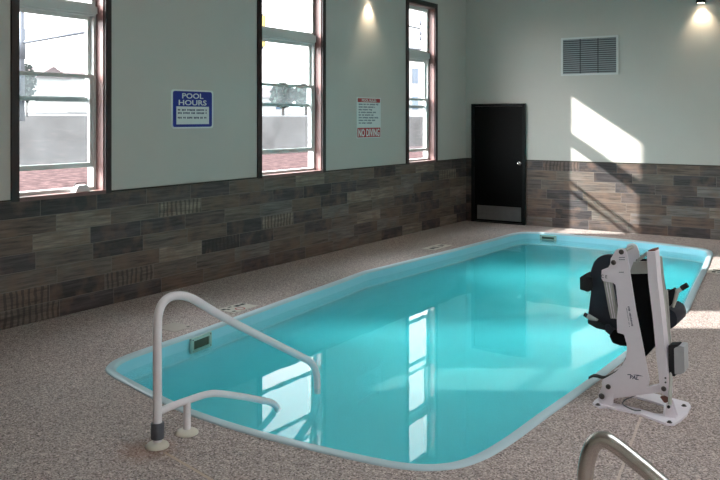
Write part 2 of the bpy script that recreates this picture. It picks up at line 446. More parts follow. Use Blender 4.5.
# wood-look tile wainscot and its dark cap
struct(link('trim_1', bx(XL, XL+0.012, YN, YB, 0.0, WAIN), M['plank_y']))
bm = bmesh.new(); box(bm, XL+0.012, DOOR[0]-0.06, YB-0.012, YB, 0, WAIN); box(bm, DOOR[1]+0.06, XR, YB-0.012, YB, 0, WAIN)
struct(link('trim_2', bm, M['plank_x']))
bm = bmesh.new()
ys = [YN, WL[0][0]-0.075, WL[0][1]+0.075, WL[1][0]-0.075, WL[1][1]+0.075, WL[2][0]-0.075, WL[2][1]+0.075, YB]
for i in range(0, 8, 2): box(bm, XL, XL+0.018, ys[i], ys[i+1], WAIN, WAIN+0.014)
struct(link('trim_3', bm, M['captrim']))
bm = bmesh.new(); box(bm, XL+0.018, DOOR[0]-0.06, YB-0.018, YB, WAIN, WAIN+0.014); box(bm, DOOR[1]+0.06, XR, YB-0.018, YB, WAIN, WAIN+0.014)
struct(link('trim_4', bm, M['captrim']))

# ------------------------------------------------------------------ tall windows in the left wall
def ring(bm, x0, x1, y0, y1, z0, z1, wy, wb, wt):
    box(bm, x0, x1, y0, y0+wy, z0, z1); box(bm, x0, x1, y1-wy, y1, z0, z1)
    box(bm, x0, x1, y0+wy, y1-wy, z0, z0+wb); box(bm, x0, x1, y0+wy, y1-wy, z1-wt, z1)

def tall_window(n, y0, y1, zb, low0, meet_hi, meet_lo, mul0, mul1, zt):
    xg = XL-0.13                                         # plane of the sashes
    bm = bmesh.new(); c = 0.072                          # casing on the face of the wall
    box(bm, XL, XL+0.022, y0-c, y0, zb-0.02, zt+c); box(bm, XL, XL+0.022, y1, y1+c, zb-0.02, zt+c)
    box(bm, XL, XL+0.022, y0, y1, zt, zt+c)
    w = struct(link('window_%d' % n, bm, M['casing']))
    bm = bmesh.new(); t = 0.012                          # jamb boards lining the opening
    box(bm, XL-TH, XL, y0, y0+t, zb, zt); box(bm, XL-TH, XL, y1-t, y1, zb, zt); box(bm, XL-TH, XL, y0+t, y1-t, zt-t, zt)
    link('jamb', bm, M['dark_wood'], w)
    link('window_sill', bx(XL-TH-0.03, XL+0.03, y0-0.0, y1+0.0, zb-0.025, zb+0.012, b=0.004), M['dark_wood'], w)
    a, b = y0+t, y1-t
    bm = bmesh.new(); ring(bm, xg-0.06, xg+0.03, a, b, zb+0.012, mul0, 0.03, 0.03, 0.02)
    link('window_frame', bm, M['vinyl'], w)
    link('mullion', bx(xg-0.06, xg+0.05, a, b, mul0, mul1), M['vinyl'], w)
    def sash(name, z0, z1, x, wy, wb, wt, glass):
        bm = bmesh.new(); ring(bm, x-0.017, x+0.017, a+0.028, b-0.028, z0, z1, wy, wb, wt); bevel(bm, 0.003, 1)
        s = link(name, bm, M['vinyl'], w)
        link('pane', bx(x-0.002, x+0.002, a+0.028+wy-0.005, b-0.028-wy+0.005, z0+wb-0.005, z1-wt+0.005), glass, s)
        return s
    bm = bmesh.new(); ring(bm, xg-0.05, xg+0.02, a, b, mul1, zt-t, 0.045, 0.03, 0.045)
    s = link('transom_sash', bm, M['vinyl'], w)
    link('pane', bx(xg-0.012, xg-0.008, a+0.04, b-0.04, mul1+0.025, zt-t-0.04), M['glass'], s)
    sash('upper_sash', meet_lo, mul0-0.015, xg-0.036, 0.036, 0.045, 0.04, M['glass'])
    sash('lower_sash', low0, meet_hi, xg+0.004, 0.04, 0.045, 0.035, M['glass_low'])
    return w
tall_window(1, WL[0][0], WL[0][1], ZS, 1.33, 2.215, 1.955, 2.80, 2.87, ZH)
tall_window(2, WL[1][0], WL[1][1], ZS, 1.365, 2.23, 1.945, 2.80, 2.89, ZH)
tall_window(3, WL[2][0], WL[2][1], ZS, 1.26, 2.115, 1.96, 2.77, 2.865, ZH)

def fill_window(n, axis, a0, a1, u0, u1, z0, z1):
    """unseen fixed windows added behind the camera to supply light"""
    def B(bm, p0, p1, q0, q1, r0, r1):
        if axis == 'x': box(bm, p0, p1, q0, q1, r0, r1)
        else: box(bm, q0, q1, p0, p1, r0, r1)
    bm = bmesh.new(); m = (a0+a1)/2
    for q in ((u0, u0+0.06), (u1-0.06, u1), ((u0+u1)/2-0.03, (u0+u1)/2+0.03)): B(bm, m-0.04, m+0.04, q[0], q[1], z0, z1)
    for r in ((z0, z0+0.06), (z1-0.06, z1), (2.4, 2.46)): B(bm, m-0.04, m+0.04, u0, u1, r[0], r[1])
    w = struct(link('window_%d' % n, bm, M['casing']))
    bm = bmesh.new(); B(bm, m-0.003, m+0.003, u0+0.05, u1-0.05, z0+0.05, z1-0.05); link('pane', bm, M['glass'], w)
k = 4+len(SKY)
for h in FILL_NW: fill_window(k, 'y', YN-TH, YN, *h); k += 1
for h in RW: fill_window(k, 'x', XR, XR+TH, *h); k += 1

# ------------------------------------------------------------------ door in the back wall
d0, d1, _, dh = DOOR
d = struct(link('door_1', bx(d0+0.004, d1-0.004, YB-0.022, YB-0.001, 0.02, dh-0.004, b=0.002), M['black']))
bm = bmesh.new()
box(bm, d0-0.05, d0, YB-0.05, YB, 0, dh+0.045); box(bm, d1, d1+0.045, YB-0.05, YB, 0, dh+0.045); box(bm, d0, d1, YB-0.05, YB, dh, dh+0.045)
bevel(bm, 0.003, 1); link('door_frame', bm, M['blackframe'], d)
link('threshold', bx(d0, d1, YB-0.05, YB, 0.0, 0.018), M['blackframe'], d)
link('kick_plate', bx(d0+0.05, d1-0.03, YB-0.025, YB-0.022, 0.05, 0.29), M['kick'], d)
bm = bmesh.new(); c = (d1-0.055, YB-0.022, 1.03)
lathe(bm, [(0.03, 0), (0.03, 0.006), (0.012, 0.01), (0.012, 0.035), (0.024, 0.042), (0.028, 0.055), (0.02, 0.068), (0.004, 0.071)], c, (0, -1, 0), 20)
link('door_knob', bm, M['steel'], d, True, 40)
for z in (0.2, 1.0, 1.8):
    bm = bmesh.new(); lathe(bm, [(0.008, 0), (0.008, 0.1)], (d0+0.002, YB-0.032, z-0.05)); link('hinge', bm, M['blackframe'], d, True, 40)

# ------------------------------------------------------------------ pool
t = empty('swimming_pool', (-3.4, 7.9, 0)); tag(t, 'long turquoise inground swimming pool with pale rounded rim set into the pebble deck', 'swimming pool')
def loft(prof, mat, name, cap=False):
    bm = bmesh.new(); rings = []
    for off, z in prof: rings.append([bm.verts.new((p.x, p.y, z)) for p in inset(RIM, off)])
    n = len(RIM)
    for A, B in zip(rings, rings[1:]):
        for i in range(n): bm.faces.new((A[i-1], A[i], B[i], B[i-1]))
    if cap: bm.faces.new(rings[-1])
    return link(name, bm, mat, t, True, 60)
WZ = -0.085
loft([(0.0, -0.03), (0.0, 0.006), (0.004, 0.010), (0.012, 0.013), (0.05, 0.013), (0.062, 0.010), (0.070, 0.002), (0.074, -0.010)], M['rim'], 'coping')
loft([(0.074, -0.010), (0.080, -0.05), (0.092, -0.10), (0.12, -0.13), (0.15, -0.145), (0.165, -0.16), (0.17, -0.2), (0.18, -0.43), (0.19, -0.50), (0.205, -0.54), (0.225, -0.555)], M['shell'], 'shell', True)
bm = bmesh.new(); Q_ = inset(RIM, 0.0868)
A_w = [bm.verts.new((p.x, p.y, WZ)) for p in Q_]; B_w = [bm.verts.new((p.x, p.y, -0.6)) for p in Q_]
bm.faces.new(A_w); bm.faces.new(B_w[::-1])
for i in range(len(Q_)): bm.faces.new((A_w[i-1], B_w[i-1], B_w[i], A_w[i]))
w = link('pool_water', bm, M['water']); tag(w, 'calm clear turquoise water filling the long pool', 'water', kind='stuff')

# skimmer faceplates at the waterline
def skimmer(c, ang, label, wd=0.2, ht=0.13):
    s = empty('skimmer', c); tag(s, label, 'skimmer', 'skimmers at the waterline')
    R = Matrix.Translation(Vector(c)) @ Matrix.Rotation(ang, 4, 'Z')
    def put(bm, name, mat):
        bmesh.ops.transform(bm, matrix=R, verts=bm.verts[:]); return link(name, bm, mat, s)
    bm = bmesh.new(); ring2 = []
    w2, h2 = wd/2, ht/2
    box(bm, -w2-0.03, -w2, -0.01, 0.012, -h2-0.025, h2+0.025); box(bm, w2, w2+0.03, -0.01, 0.012, -h2-0.025, h2+0.025)
    box(bm, -w2, w2, -0.01, 0.012, -h2-0.025, -h2); box(bm, -w2, w2, -0.01, 0.012, h2, h2+0.025)
    put(bm, 'faceplate', M['skim'])
    put(bx(-w2, w2, -0.008, 0.004, -h2, h2), 'flap', M['skimdark'])
    for sx in (-1, 1):
        for sz in (-1, 1):
            bm = bmesh.new(); lathe(bm, [(0.005, 0), (0.005, 0.003)], (sx*(w2+0.015), 0.012, sz*(h2+0.012)), (0, 1, 0), 10); put(bm, 'screw', M['bolt'])
skimmer((-4.822, 4.885, -0.058), math.radians(-84), 'small rectangular skimmer plate on the left pool wall near the white handrail', 0.2, 0.07)
skimmer((-4.55, 12.138, -0.062), math.radians(180), 'small rectangular skimmer plate on the far pool wall below the back deck', 0.20, 0.035)

# ------------------------------------------------------------------ white stair rail
XH = -3.39
r = empty('pool_handrail', (XH, 3.103, 0)); tag(r, 'white tubular pool handrail curving from the deck down into the water', 'handrail')
P3 = lambda pts: [(XH, y, z) for y, z in pts]
main = [(3.103, 0.02), (3.103, 0.2), (3.102, 0.40), (3.1015, 0.56), (3.103, 0.66), (3.110, 0.725), (3.14, 0.778), (3.195, 0.802), (3.27, 0.797), (3.348, 0.770), (3.412, 0.735), (3.483, 0.690), (3.697, 0.560), (4.135, 0.317), (4.42, 0.160), (4.50, 0.108), (4.548, 0.045), (4.567, -0.03), (4.570, -0.12)]
bm = bmesh.new(); tube(bm, smooth_path(P3(main), 6), 0.0245, 20); link('rail_tube', bm, M['white'], r, True, 50)
low = [(3.11, 0.188), (3.17, 0.190), (3.25, 0.190), (3.344, 0.187), (3.45, 0.182), (3.53, 0.170), (3.607, 0.147), (3.70, 0.112), (3.807, 0.071), (3.95, 0.012), (4.06, -0.035), (4.11, -0.07), (4.14, -0.11)]
bm = bmesh.new(); tube(bm, smooth_path(P3(low), 6), 0.0205, 18); link('brace_tube', bm, M['white'], r, True, 50)
bm = bmesh.new(); tube(bm, P3([(3.325, 0.01), (3.325, 0.183)]), 0.0215, 18); link('post', bm, M['white'], r, True, 50)
bm = bmesh.new(); lathe(bm, [(0.034, 0), (0.036, 0.004), (0.036, 0.082), (0.034, 0.086), (0.026, 0.087)], (XH, 3.103, 0.045)); link('collar', bm, M['collar'], r, True, 40)
for y in (3.103, 3.325):
    bm = bmesh.new(); lathe(bm, [(0.064, 0.0005), (0.064, 0.008), (0.058, 0.016), (0.044, 0.024), (0.030, 0.028), (0.026, 0.028)], (XH, y, 0), seg=36); link('flange', bm, M['flange'], r, True, 50)

# ------------------------------------------------------------------ steel handrail in the near corner
YS = 2.37
r = empty('steel_handrail', (-0.775, YS, 0)); tag(r, 'shiny bare steel handrail on the deck in the near right corner', 'handrail')
pts = [(-0.778, 0.02), (-0.778, 0.3), (-0.777, 0.6), (-0.775, 0.72), (-0.769, 0.785), (-0.752, 0.838), (-0.731, 0.858), (-0.709, 0.862), (-0.678, 0.849), (-0.63, 0.821), (-0.575, 0.787), (-0.40, 0.672), (-0.2, 0.54), (0.0, 0.408), (0.06, 0.36), (0.095, 0.30), (0.10, 0.2), (0.10, 0.02)]
bm = bmesh.new(); tube(bm, smooth_path([(x, YS, z) for x, z in pts], 6), 0.0235, 24); link('rail_tube', bm, M['chrome'], r, True, 50)
for x in (-0.778, 0.10):
    bm = bmesh.new(); lathe(bm, [(0.06, 0.0005), (0.06, 0.008), (0.045, 0.02), (0.026, 0.026)], (x, YS, 0)); link('flange', bm, M['steel'], r, True, 50)

# ------------------------------------------------------------------ pool lift chair
F_, CX, HY = 814.0, 360.0, 118.0
A_ = math.atan2(540, 814); FW = Vector((-math.sin(A_), math.cos(A_), 0)); RT = Vector((math.cos(A_), math.sin(A_), 0))
def on_y(u, v, Y):
    """measured photo point on the upright plane y = Y -> (x, z)"""
    d = FW+RT*((u-CX)/F_); t = Y/d.y
    return (d.x*t, CAMZ+(HY-v)/F_*t)
def on_floor(u, v, z=0.0):
    d = FW+RT*((u-CX)/F_); t = (CAMZ-z)/((v-HY)/F_)
    return (d.x*t, d.y*t)
def poly(uv, Y): return [on_y(u, v, Y) for u, v in uv]

L = empty('pool_lift', (-1.35, 5.2, 0)); tag(L, 'folded white pool lift with a dark chair, bolted to the deck beside the pool', 'pool lift')
def round_poly(P, r=0.01, n=3):
    out = []; k = len(P)
    for i in range(k):
        a, b, c = Vector(P[i-1]), Vector(P[i]), Vector(P[(i+1) % k])
        la, lc = (a-b).length, (c-b).length; q = min(r, la*0.4, lc*0.4)
        p0 = b+(a-b).normalized()*q; p1 = b+(c-b).normalized()*q
        for j in range(n+1):
            s = j/n; out.append(tuple((1-s)**2*p0+2*s*(1-s)*b+s*s*p1))
    return out
def plate(name, uv, Y, th, mat, parent=L, b=0.002, rr=0.008, dx=0.0, dz=0.0):
    P = [(x+dx, z+dz) for x, z in round_poly(poly(uv, Y), rr)]
    return link(name, prism(P, 'y', Y, Y+th, b), mat, parent, True, 30)
# base: a lugged plate with a long opening
outer = [on_floor(*p) for p in [(592.5, 405), (595, 402), (604, 396), (614, 391), (628, 389), (645, 393), (668, 399), (680, 402), (688.5, 404.5), (691, 408), (687, 416.5), (680, 422.5), (674, 426), (667, 426), (655, 421.5), (640, 415.5), (607, 408.5), (600, 409)]]
inner = [on_floor(*p) for p in [(613, 405), (625, 407.5), (640, 411), (655, 415.5), (663, 416), (664, 407), (650, 402.5), (634, 398), (622, 395.5), (614, 398)]]
bm = bmesh.new()
def flat_ring(z):
    O = [bm.verts.new((x, y, z)) for x, y in outer]; I = [bm.verts.new((x, y, z)) for x, y in inner]
    E = [bm.edges.new((Q[i-1], Q[i])) for Q in (O, I) for i in range(len(Q))]
    bmesh.ops.triangle_fill(bm, use_beauty=True, edges=E); return O, I
O0, I0 = flat_ring(0.001); O1, I1 = flat_ring(0.014)
for A, B in ((O0, O1), (I0, I1)):
    for i in range(len(A)): bm.faces.new((A[i-1], A[i], B[i], B[i-1]))
base = link('base_plate', bm, M['lift_white'], L)
for u, v in ((598, 405), (669.5, 422.5), (684, 406), (620, 391.5)):
    x, y = on_floor(u, v, 0.014)
    bm = bmesh.new(); lathe(bm, [(0.016, 0), (0.016, 0.002), (0.010, 0.003), (0.010, 0.009), (0.006, 0.011)], (x, y, 0.014), seg=12); link('anchor_bolt', bm, M['bolt'], base, True, 40)
FY, RY = 5.06, 5.29
# bracket at the pool end
brk = [(598.3, 401.7), (598, 395), (601, 388), (604, 385), (613, 386), (613, 406), (606, 408)]
for Y in (FY+0.006, RY-0.012): plate('pivot_bracket', brk, FY, 0.006, M['lift_white'], rr=0.01).location.y += Y-FY
arm = [(616, 249.6), (621.7, 248), (625.5, 249.6), (627.5, 257), (630, 273), (635.8, 310), (643.8, 350), (646.7, 366.7), (649.4, 380), (648.3, 386.5), (644, 389.8), (640, 391.2),
       (613.3, 394.6), (606, 394.8), (603.5, 392), (601.7, 383), (602.6, 379.6), (607, 377.3), (615, 372.5), (621.7, 365.8), (625.6, 359), (627, 352), (626.6, 344), (624, 334.5), (617.2, 332.6), (616.7, 318), (618, 306.7), (615.6, 285), (613, 282.8),
       (603, 281.2), (601.2, 278), (601.6, 270), (604.5, 268.8), (608.2, 267.6), (610.2, 264), (610.6, 258.5), (613, 255)]
front = plate('lift_arm', arm, FY, 0.010, M['lift_white'], rr=0.006)
rear_uv = [(616, 249.6), (621.7, 248), (626, 250), (628.5, 257), (630, 273), (630, 310), (634, 350), (635, 366.7), (635, 383), (628, 388), (608, 390), (606, 394.8), (602.6, 380), (615, 372.5), (625.6, 359), (626.6, 344), (618, 306.7), (613, 282.8)]
plate('lift_arm', rear_uv, FY, 0.010, M['lift_white'], rr=0.01).location.y += 0.24
# top cross plate joining the two arms
for u, v, rad in ((621.4, 252, 0.0155), (613.6, 262.5, 0.0155), (608.3, 386.7, 0.0155), (601.7, 396.2, 0.018)):
    x, z = on_y(u, v, FY)
    bm = bmesh.new(); lathe(bm, [(rad, 0), (rad, 0.004), (rad*0.75, 0.005), (rad*0.75, 0.011), (rad*0.5, 0.013)], (x, FY, z), (0, -1, 0), 14); link('pivot_bolt', bm, M['bolt'], L, True, 40)
    bm = bmesh.new(); lathe(bm, [(0.011, 0), (0.011, 0.24)], (x, FY+0.004, z), (0, 1, 0), 14); link('pivot_shaft', bm, M['lift_side'], L, True, 40)
# ribbed actuator channel at the left of the arm
chan = [(603.4, 281), (611.3, 282.5), (616.6, 311), (616.8, 319), (610.6, 318.5), (608.6, 310)]
ch = plate('channel', chan, FY+0.012, 0.03, M['lift_side'], rr=0.002)
for k in (0.35, 0.7):
    a = on_y(603.4+7.9*k, 282.6, FY+0.01); b_ = on_y(610.6+6.0*k, 318, FY+0.01)
    bm = bmesh.new(); tube(bm, [(a[0], FY+0.011, a[1]), (b_[0], FY+0.011, b_[1])], 0.003, 8); link('rib', bm, M['lift_white'], ch, True)
# main mast: tapered box section with a cap
mast = [(646.7, 252), (655, 251.5), (657.5, 280), (662, 320), (666, 360), (667.2, 372), (669.2, 397.5), (659.5, 386), (658.2, 370), (656.7, 360), (653, 320), (648.2, 280)]
plate('mast', mast, FY-0.005, 0.10, M['lift_white'], rr=0.003)
plate('mast_cap', [(648, 250.5), (655, 249), (655.3, 259.5), (648, 260)], FY+0.02, 0.09, M['rusty'], rr=0.003)
for u, v in ((665.4, 378), (665.6, 382.4)):
    x, z = on_y(u, v, FY-0.006); bm = bmesh.new(); lathe(bm, [(0.0055, 0), (0.0055, 0.003)], (x, FY-0.004, z), (0, -1, 0), 10); link('mast_hole', bm, M['inkblack'], L)
# second upright behind it
plate('rear_upright', [(654, 258), (660, 257), (663.5, 290), (668, 345), (671, 376), (664, 376), (660.5, 330), (656, 280)], FY+0.13, 0.05, M['lift_side'], rr=0.003)
plate('brace', [(636.2, 260), (646.5, 251.5), (647, 255), (637.5, 263)], FY+0.10, 0.012, M['lift_side'], rr=0.001)
# lower link between the arm and the mast foot
plate('lower_link', [(611, 395.2), (648, 387.4), (660, 384.6), (668.5, 384.6), (669.5, 398), (660, 392.6), (640, 395), (611, 399)], FY+0.012, 0.045, M['lift_white'], rr=0.003)
x, z = on_y(663.8, 388.8, FY-0.006)
bm = bmesh.new(); lathe(bm, [(0.015, 0), (0.015, 0.004), (0.011, 0.005), (0.011, 0.010)], (x, FY-0.005, z), (0, -1, 0), 14); link('pivot_bolt', bm, M['bolt'], L, True, 40)
# actuator rod and its foot
a = on_y(671.5, 350, FY+0.09); b_ = on_y(671, 403, FY+0.0)
bm = bmesh.new(); tube(bm, [(a[0], FY+0.09, a[1]), (b_[0], FY-0.03, b_[1])], 0.011, 14); link('actuator_rod', bm, M['lift_side'], L, True, 50)
fx, fy = on_floor(671, 418, 0.014)
ft = [on_y(u, v, fy) for u, v in ((666.5, 402.5), (671, 402.5), (676, 418.3), (665, 417.3))]
bm = prism(ft, 'y', fy, fy+0.008); prism(ft, 'y', fy+0.05, fy+0.058, bm=bm); foot = link('actuator_foot', bm, M['lift_white'], L)
x, z = on_y(668.8, 406.7, fy); bm = bmesh.new(); lathe(bm, [(0.009, 0), (0.009, 0.008)], (x, fy-0.008, z), (0, 1, 0), 12); link('foot_pin', bm, M['inkblack'], foot)
plate('pin_block', [(660, 397), (670.5, 397.5), (671, 404), (664, 402.5)], FY+0.01, 0.03, M['rusty'], rr=0.002)
# control box on the mast
plate('box_mount', [(668.3, 345.5), (678, 345), (678.5, 347), (674.5, 349), (675, 376.5), (669, 376)], FY+0.03, 0.09, M['rubber'], rr=0.003)
plate('control_box', [(674, 348.5), (679.5, 346), (684, 347), (684.5, 372.5), (680, 374.5), (674.6, 374)], FY+0.02, 0.11, M['boxgrey'], rr=0.006)
# chair seen from behind
SY = FY+0.30
shell_uv = [(590.5, 281), (590.8, 271), (593.5, 262.5), (598.5, 257), (606, 254.6), (614, 255.6), (624, 258.5), (640, 260), (655, 262), (661, 268), (664, 290), (665, 325), (658, 343), (646, 356.5), (641, 352), (630, 340), (606, 330), (597, 328.3), (587.6, 322.5), (589, 308), (591, 292)]
plate('chair_back', shell_uv, SY, 0.05, M['seat'], b=0.012, rr=0.015)
plate('back_panel', [(629, 273), (648.5, 273), (653, 318), (656.2, 344), (645.2, 357), (638, 340)], FY+0.14, 0.02, M['seat_black'], rr=0.004)
plate('grey_panel', [(633.5, 262), (648, 261.2), (649, 273.6), (629, 274)], FY+0.12, 0.03, M['lift_side'], rr=0.002)
plate('back_strip', [(636, 259.4), (647, 259), (647, 261), (636, 261.4)], FY+0.11, 0.01, M['rubber'], rr=0.001)
plate('side_clip', [(579.7, 277.5), (585.5, 273.6), (587, 277.2), (592, 277.5), (592.5, 289.5), (588, 292), (580, 289.5)], SY-0.02, 0.10, M['rubber'], b=0.006, rr=0.004)
plate('seat_edge', [(664, 310), (669, 308.5), (675, 312.5), (677.3, 319), (676.5, 325), (671, 329), (665, 329)], SY-0.02, 0.26, M['seat'], b=0.01, rr=0.01)
# armrests
def armrest(pts_grey, pts_grip, Y, r1, r2):
    bm = bmesh.new(); Q = [on_y(u, v, Y) for u, v in pts_grey]; tube(bm, [(x, Y, z) for x, z in Q], r1, 12); a = link('armrest', bm, M['lift_side'], L, True, 50)
    bm = bmesh.new(); Q = [on_y(u, v, Y) for u, v in pts_grip]; tube(bm, [(x, Y, z) for x, z in Q], r2, 12); link('grip', bm, M['rubber'], a, True, 50)
armrest([(672.8, 307), (675, 298), (677, 291.5), (682.5, 288)], [(681.5, 288.4), (687.5, 284.8)], SY, [0.010, 0.016, 0.016, 0.013], 0.016)
armrest([(597, 321.5), (592, 318.5), (587.5, 316)], [(588, 316.4), (584.3, 314.2)], SY-0.03, 0.017, 0.014)
plate('arm_joint', [(665.5, 290), (669, 291), (673.5, 288.4), (675, 291), (672, 304), (668, 307.3), (665.5, 306)], SY-0.02, 0.05, M['rubber'], rr=0.004)
bm = bmesh.new(); a = on_y(666.5, 290, FY+0.2); b_ = on_y(670.5, 352, FY+0.2); tube(bm, [(a[0], FY+0.2, a[1]), (b_[0], FY+0.2, b_[1])], 0.009, 12); link('side_tube', bm, M['lift_side'], L, True, 50)
# foot rest parts below the chair
plate('footrest', [(587.5, 320.5), (597, 321.5), (607, 325), (606.5, 330.5), (596.5, 328.3), (588, 323.5)], SY-0.06, 0.05, M['rubber'], b=0.004, rr=0.004)
plate('footrest_bar', [(605, 325), (608.5, 325.2), (615.5, 331), (615, 337), (610.5, 335.5), (605, 331)], SY-0.07, 0.03, M['seat'], rr=0.003)
plate('footrest_joint', [(609.4, 336.2), (613.5, 330.5), (617, 329.8), (625, 334), (627, 346.2), (620, 345.5), (612.5, 342.8)], SY-0.08, 0.08, M['seat_black'], b=0.004, rr=0.004)
# loose black strap hanging by the arm and onto the rim
uv = [(626.5, 357.5), (623.5, 364), (618.5, 369.5), (612, 374), (606.5, 376.6), (602, 377.3), (597, 376), (593, 375.8), (589.5, 377.4)]
bm = bmesh.new(); Q = smooth_path([(on_y(u, v, FY+0.08)[0], FY+0.08, on_y(u, v, FY+0.08)[1]) for u, v in uv], 4)
W_ = len(Q); A = []; B = []; C_ = []; D_ = []
for i, p in enumerate(Q):
    h = 0.004+0.004*max(0, (i/W_-0.6))*2.5
    A.append(bm.verts.new((p.x, p.y-0.02, p.z+h))); B.append(bm.verts.new((p.x, p.y+0.02, p.z+h))); C_.append(bm.verts.new((p.x, p.y+0.02, p.z-h))); D_.append(bm.verts.new((p.x, p.y-0.02, p.z-h)))
for i in range(W_-1):
    for S, T in ((A, B), (B, C_), (C_, D_), (D_, A)): bm.faces.new((S[i], S[i+1], T[i+1], T[i]))
bm.faces.new((A[0], B[0], C_[0], D_[0])); bm.faces.new((A[-1], D_[-1], C_[-1], B[-1]))
link('strap', bm, M['rubber'], L)
# cable loop on the base
cab = [(655, 392), (645, 391), (634, 396), (629, 398), (625, 400), (622.5, 403.5), (626, 406.5), (634, 410), (641, 410.5)]
Q = []
for i, (u, v) in enumerate(cab):
    zc = [0.10, 0.07, 0.05, 0.04, 0.03, 0.02, 0.02, 0.02, 0.025][i]; x, y = on_floor(u, v, zc); Q.append((x, y, zc))
bm = bmesh.new(); tube(bm, smooth_path(Q, 6), 0.0035, 8); link('cable', bm, M['collar'], L, True)
# printing on the arm
bm = bmesh.new(); x, z = on_y(604.2, 278.0, FY)
text_bm(bm, 'C', 0.028, (x-0.011, FY-0.0006, z), (1, 0, 0), (0, 0, 1), 0.0004); text_bm(bm, 'E', 0.028, (x+0.013, FY-0.0006, z), (1, 0, 0), (0, 0, 1), 0.0004); link('lettering', bm, M['inkblack'], front)
bm = bmesh.new(); x, z = on_y(634.0, 379.2, FY)
text_bm(bm, 'PAL', 0.032, (x, FY-0.0006, z), (1, 0, 0.03), (0.15, 0, 1), 0.0004, width=0.052, bold=0.0008)
Q = [on_y(u, v, FY) for u, v in ((627.5, 374.2), (631, 374.2), (631, 375), (627.5, 375))]; prism(Q, 'y', FY-0.0008, FY-0.0002, bm=bm)
Q = [on_y(u, v, FY) for u, v in ((632.5, 374.6), (638, 374.8), (643.5, 376.3), (638, 375.9))]; prism(Q, 'y', FY-0.0008, FY-0.0002, bm=bm)
link('emblem', bm, M['ink'], front)
bm = bmesh.new()
def strokes(bm, u0, v0, u1, v1, n, wd):
    rnd = random.Random(n)
    for i in range(n):
        if rnd.random() < 0.12: continue
        a, b_ = i/n, (i+0.62)/n
        P0 = Vector(on_y(u0+(u1-u0)*a, v0+(v1-v0)*a, FY)); P1 = Vector(on_y(u0+(u1-u0)*b_, v0+(v1-v0)*b_, FY)); q = wd*(0.7+0.6*rnd.random())
        prism([(P0.x-q/2, P0.y), (P0.x+q/2, P0.y), (P1.x+q/2, P1.y), (P1.x-q/2, P1.y)], 'y', FY-0.0008, FY-0.0002, bm=bm)
strokes(bm, 628.6, 306.5, 632.4, 326.5, 16, 0.010); strokes(bm, 626.6, 308, 629.6, 327, 20, 0.003)
link('print', bm, M['ink'], front)
bm = bmesh.new()
for v, wd in ((257.0, 6), (259.2, 6), (271.8, 5)):
    for i in range(int(wd)):
        Q = [on_y(619+i+0.0, v, FY), on_y(619+i+0.7, v, FY), on_y(619+i+0.7, v+0.9, FY), on_y(619+i, v+0.9, FY)]; prism(Q, 'y', FY-0.0008, FY-0.0002, bm=bm)
link('print', bm, M['sign_grey'], front)

# ------------------------------------------------------------------ signs on the left wall
def yz_round(y0, y1, z0, z1, r): return round_poly([(y0, z0), (y1, z0), (y1, z1), (y0, z1)], r, 4)
def dashes(bm, x, y0, y1, z, h, seed, cw=0.016):
    rnd = random.Random(seed); y = y0
    while y < y1-cw:
        n = rnd.randint(2, 7)
        for _ in range(n):
            if y+cw > y1: break
            box(bm, x, x+0.0008, y, y+cw*0.68, z-h/2*(0.75+0.5*rnd.random()), z+h/2); y += cw
        y += cw*0.9
xs = XL+0.001
s = empty('pool_hours_sign', (XL, 6.32, 1.69)); tag(s, 'square blue and white pool hours sign on the left wall between the first two windows', 'sign')
Ya, Yb, Za, Zb = 6.008, 6.633, 1.688, 2.102
link('sign_board', prism(yz_round(Ya, Yb, Za, Zb, 0.035), 'x', xs, xs+0.004), M['sign_white'], s)
link('blue_panel', prism(yz_round(Ya+0.022, Yb-0.022, Za+0.016, Zb-0.016, 0.028), 'x', xs+0.004, xs+0.005), M['sign_blue'], s)
link('schedule_panel', bx(xs+0.005, xs+0.006, Ya+0.07, Yb-0.07, Za+0.045, Za+0.235), M['sign_white'], s)
bm = bmesh.new(); yc = (Ya+Yb)/2
text_bm(bm, 'POOL', 0.078, (xs+0.0056, yc-0.005, Zb-0.092), (0, 1, 0), (0, 0, 1), 0.0004, width=0.315, bold=0.0015)
text_bm(bm, 'HOURS', 0.078, (xs+0.0056, yc-0.005, Zb-0.164), (0, 1, 0), (0, 0, 1), 0.0004, width=0.415, bold=0.0015)
link('lettering', bm, M['sign_white'], s)
bm = bmesh.new()
for i, z in enumerate((0.198, 0.165, 0.115)): dashes(bm, xs+0.006, Ya+0.09, Yb-0.1, Za+z, 0.018, i+2, 0.02)
link('schedule_text', bm, M['ink'], s)

s = empty('pool_rules_sign', (XL, 9.81, 1.51)); tag(s, 'tall white and red pool rules sign reading NO DIVING on the left wall', 'sign')
Ya, Yb, Za, Zb = 9.50, 10.13, 1.515, 2.092
link('sign_board', prism(yz_round(Ya, Yb, Za, Zb, 0.008), 'x', xs, xs+0.004), M['sign_white'], s)
link('header_panel', bx(xs+0.004, xs+0.005, Ya+0.02, Yb-0.02, Zb-0.068, Zb-0.012), M['sign_red'], s)
bm = bmesh.new(); text_bm(bm, 'POOL RULES', 0.05, (xs+0.0056, (Ya+Yb)/2, Zb-0.058), (0, 1, 0), (0, 0, 1), 0.0004, width=0.38, bold=0.0015); link('header_lettering', bm, M['sign_white'], s)
bm = bmesh.new()
for i in range(8): dashes(bm, xs+0.004, Ya+0.045, Yb-(0.06+0.16*((i*37) % 5)/4), Zb-0.098-0.038*i, 0.020, i+11, 0.021)
link('rules_text', bm, M['sign_grey'], s)
link('warning_panel', bx(xs+0.004, xs+0.005, Ya+0.012, Yb-0.012, Za+0.01, Za+0.145), M['sign_red'], s)
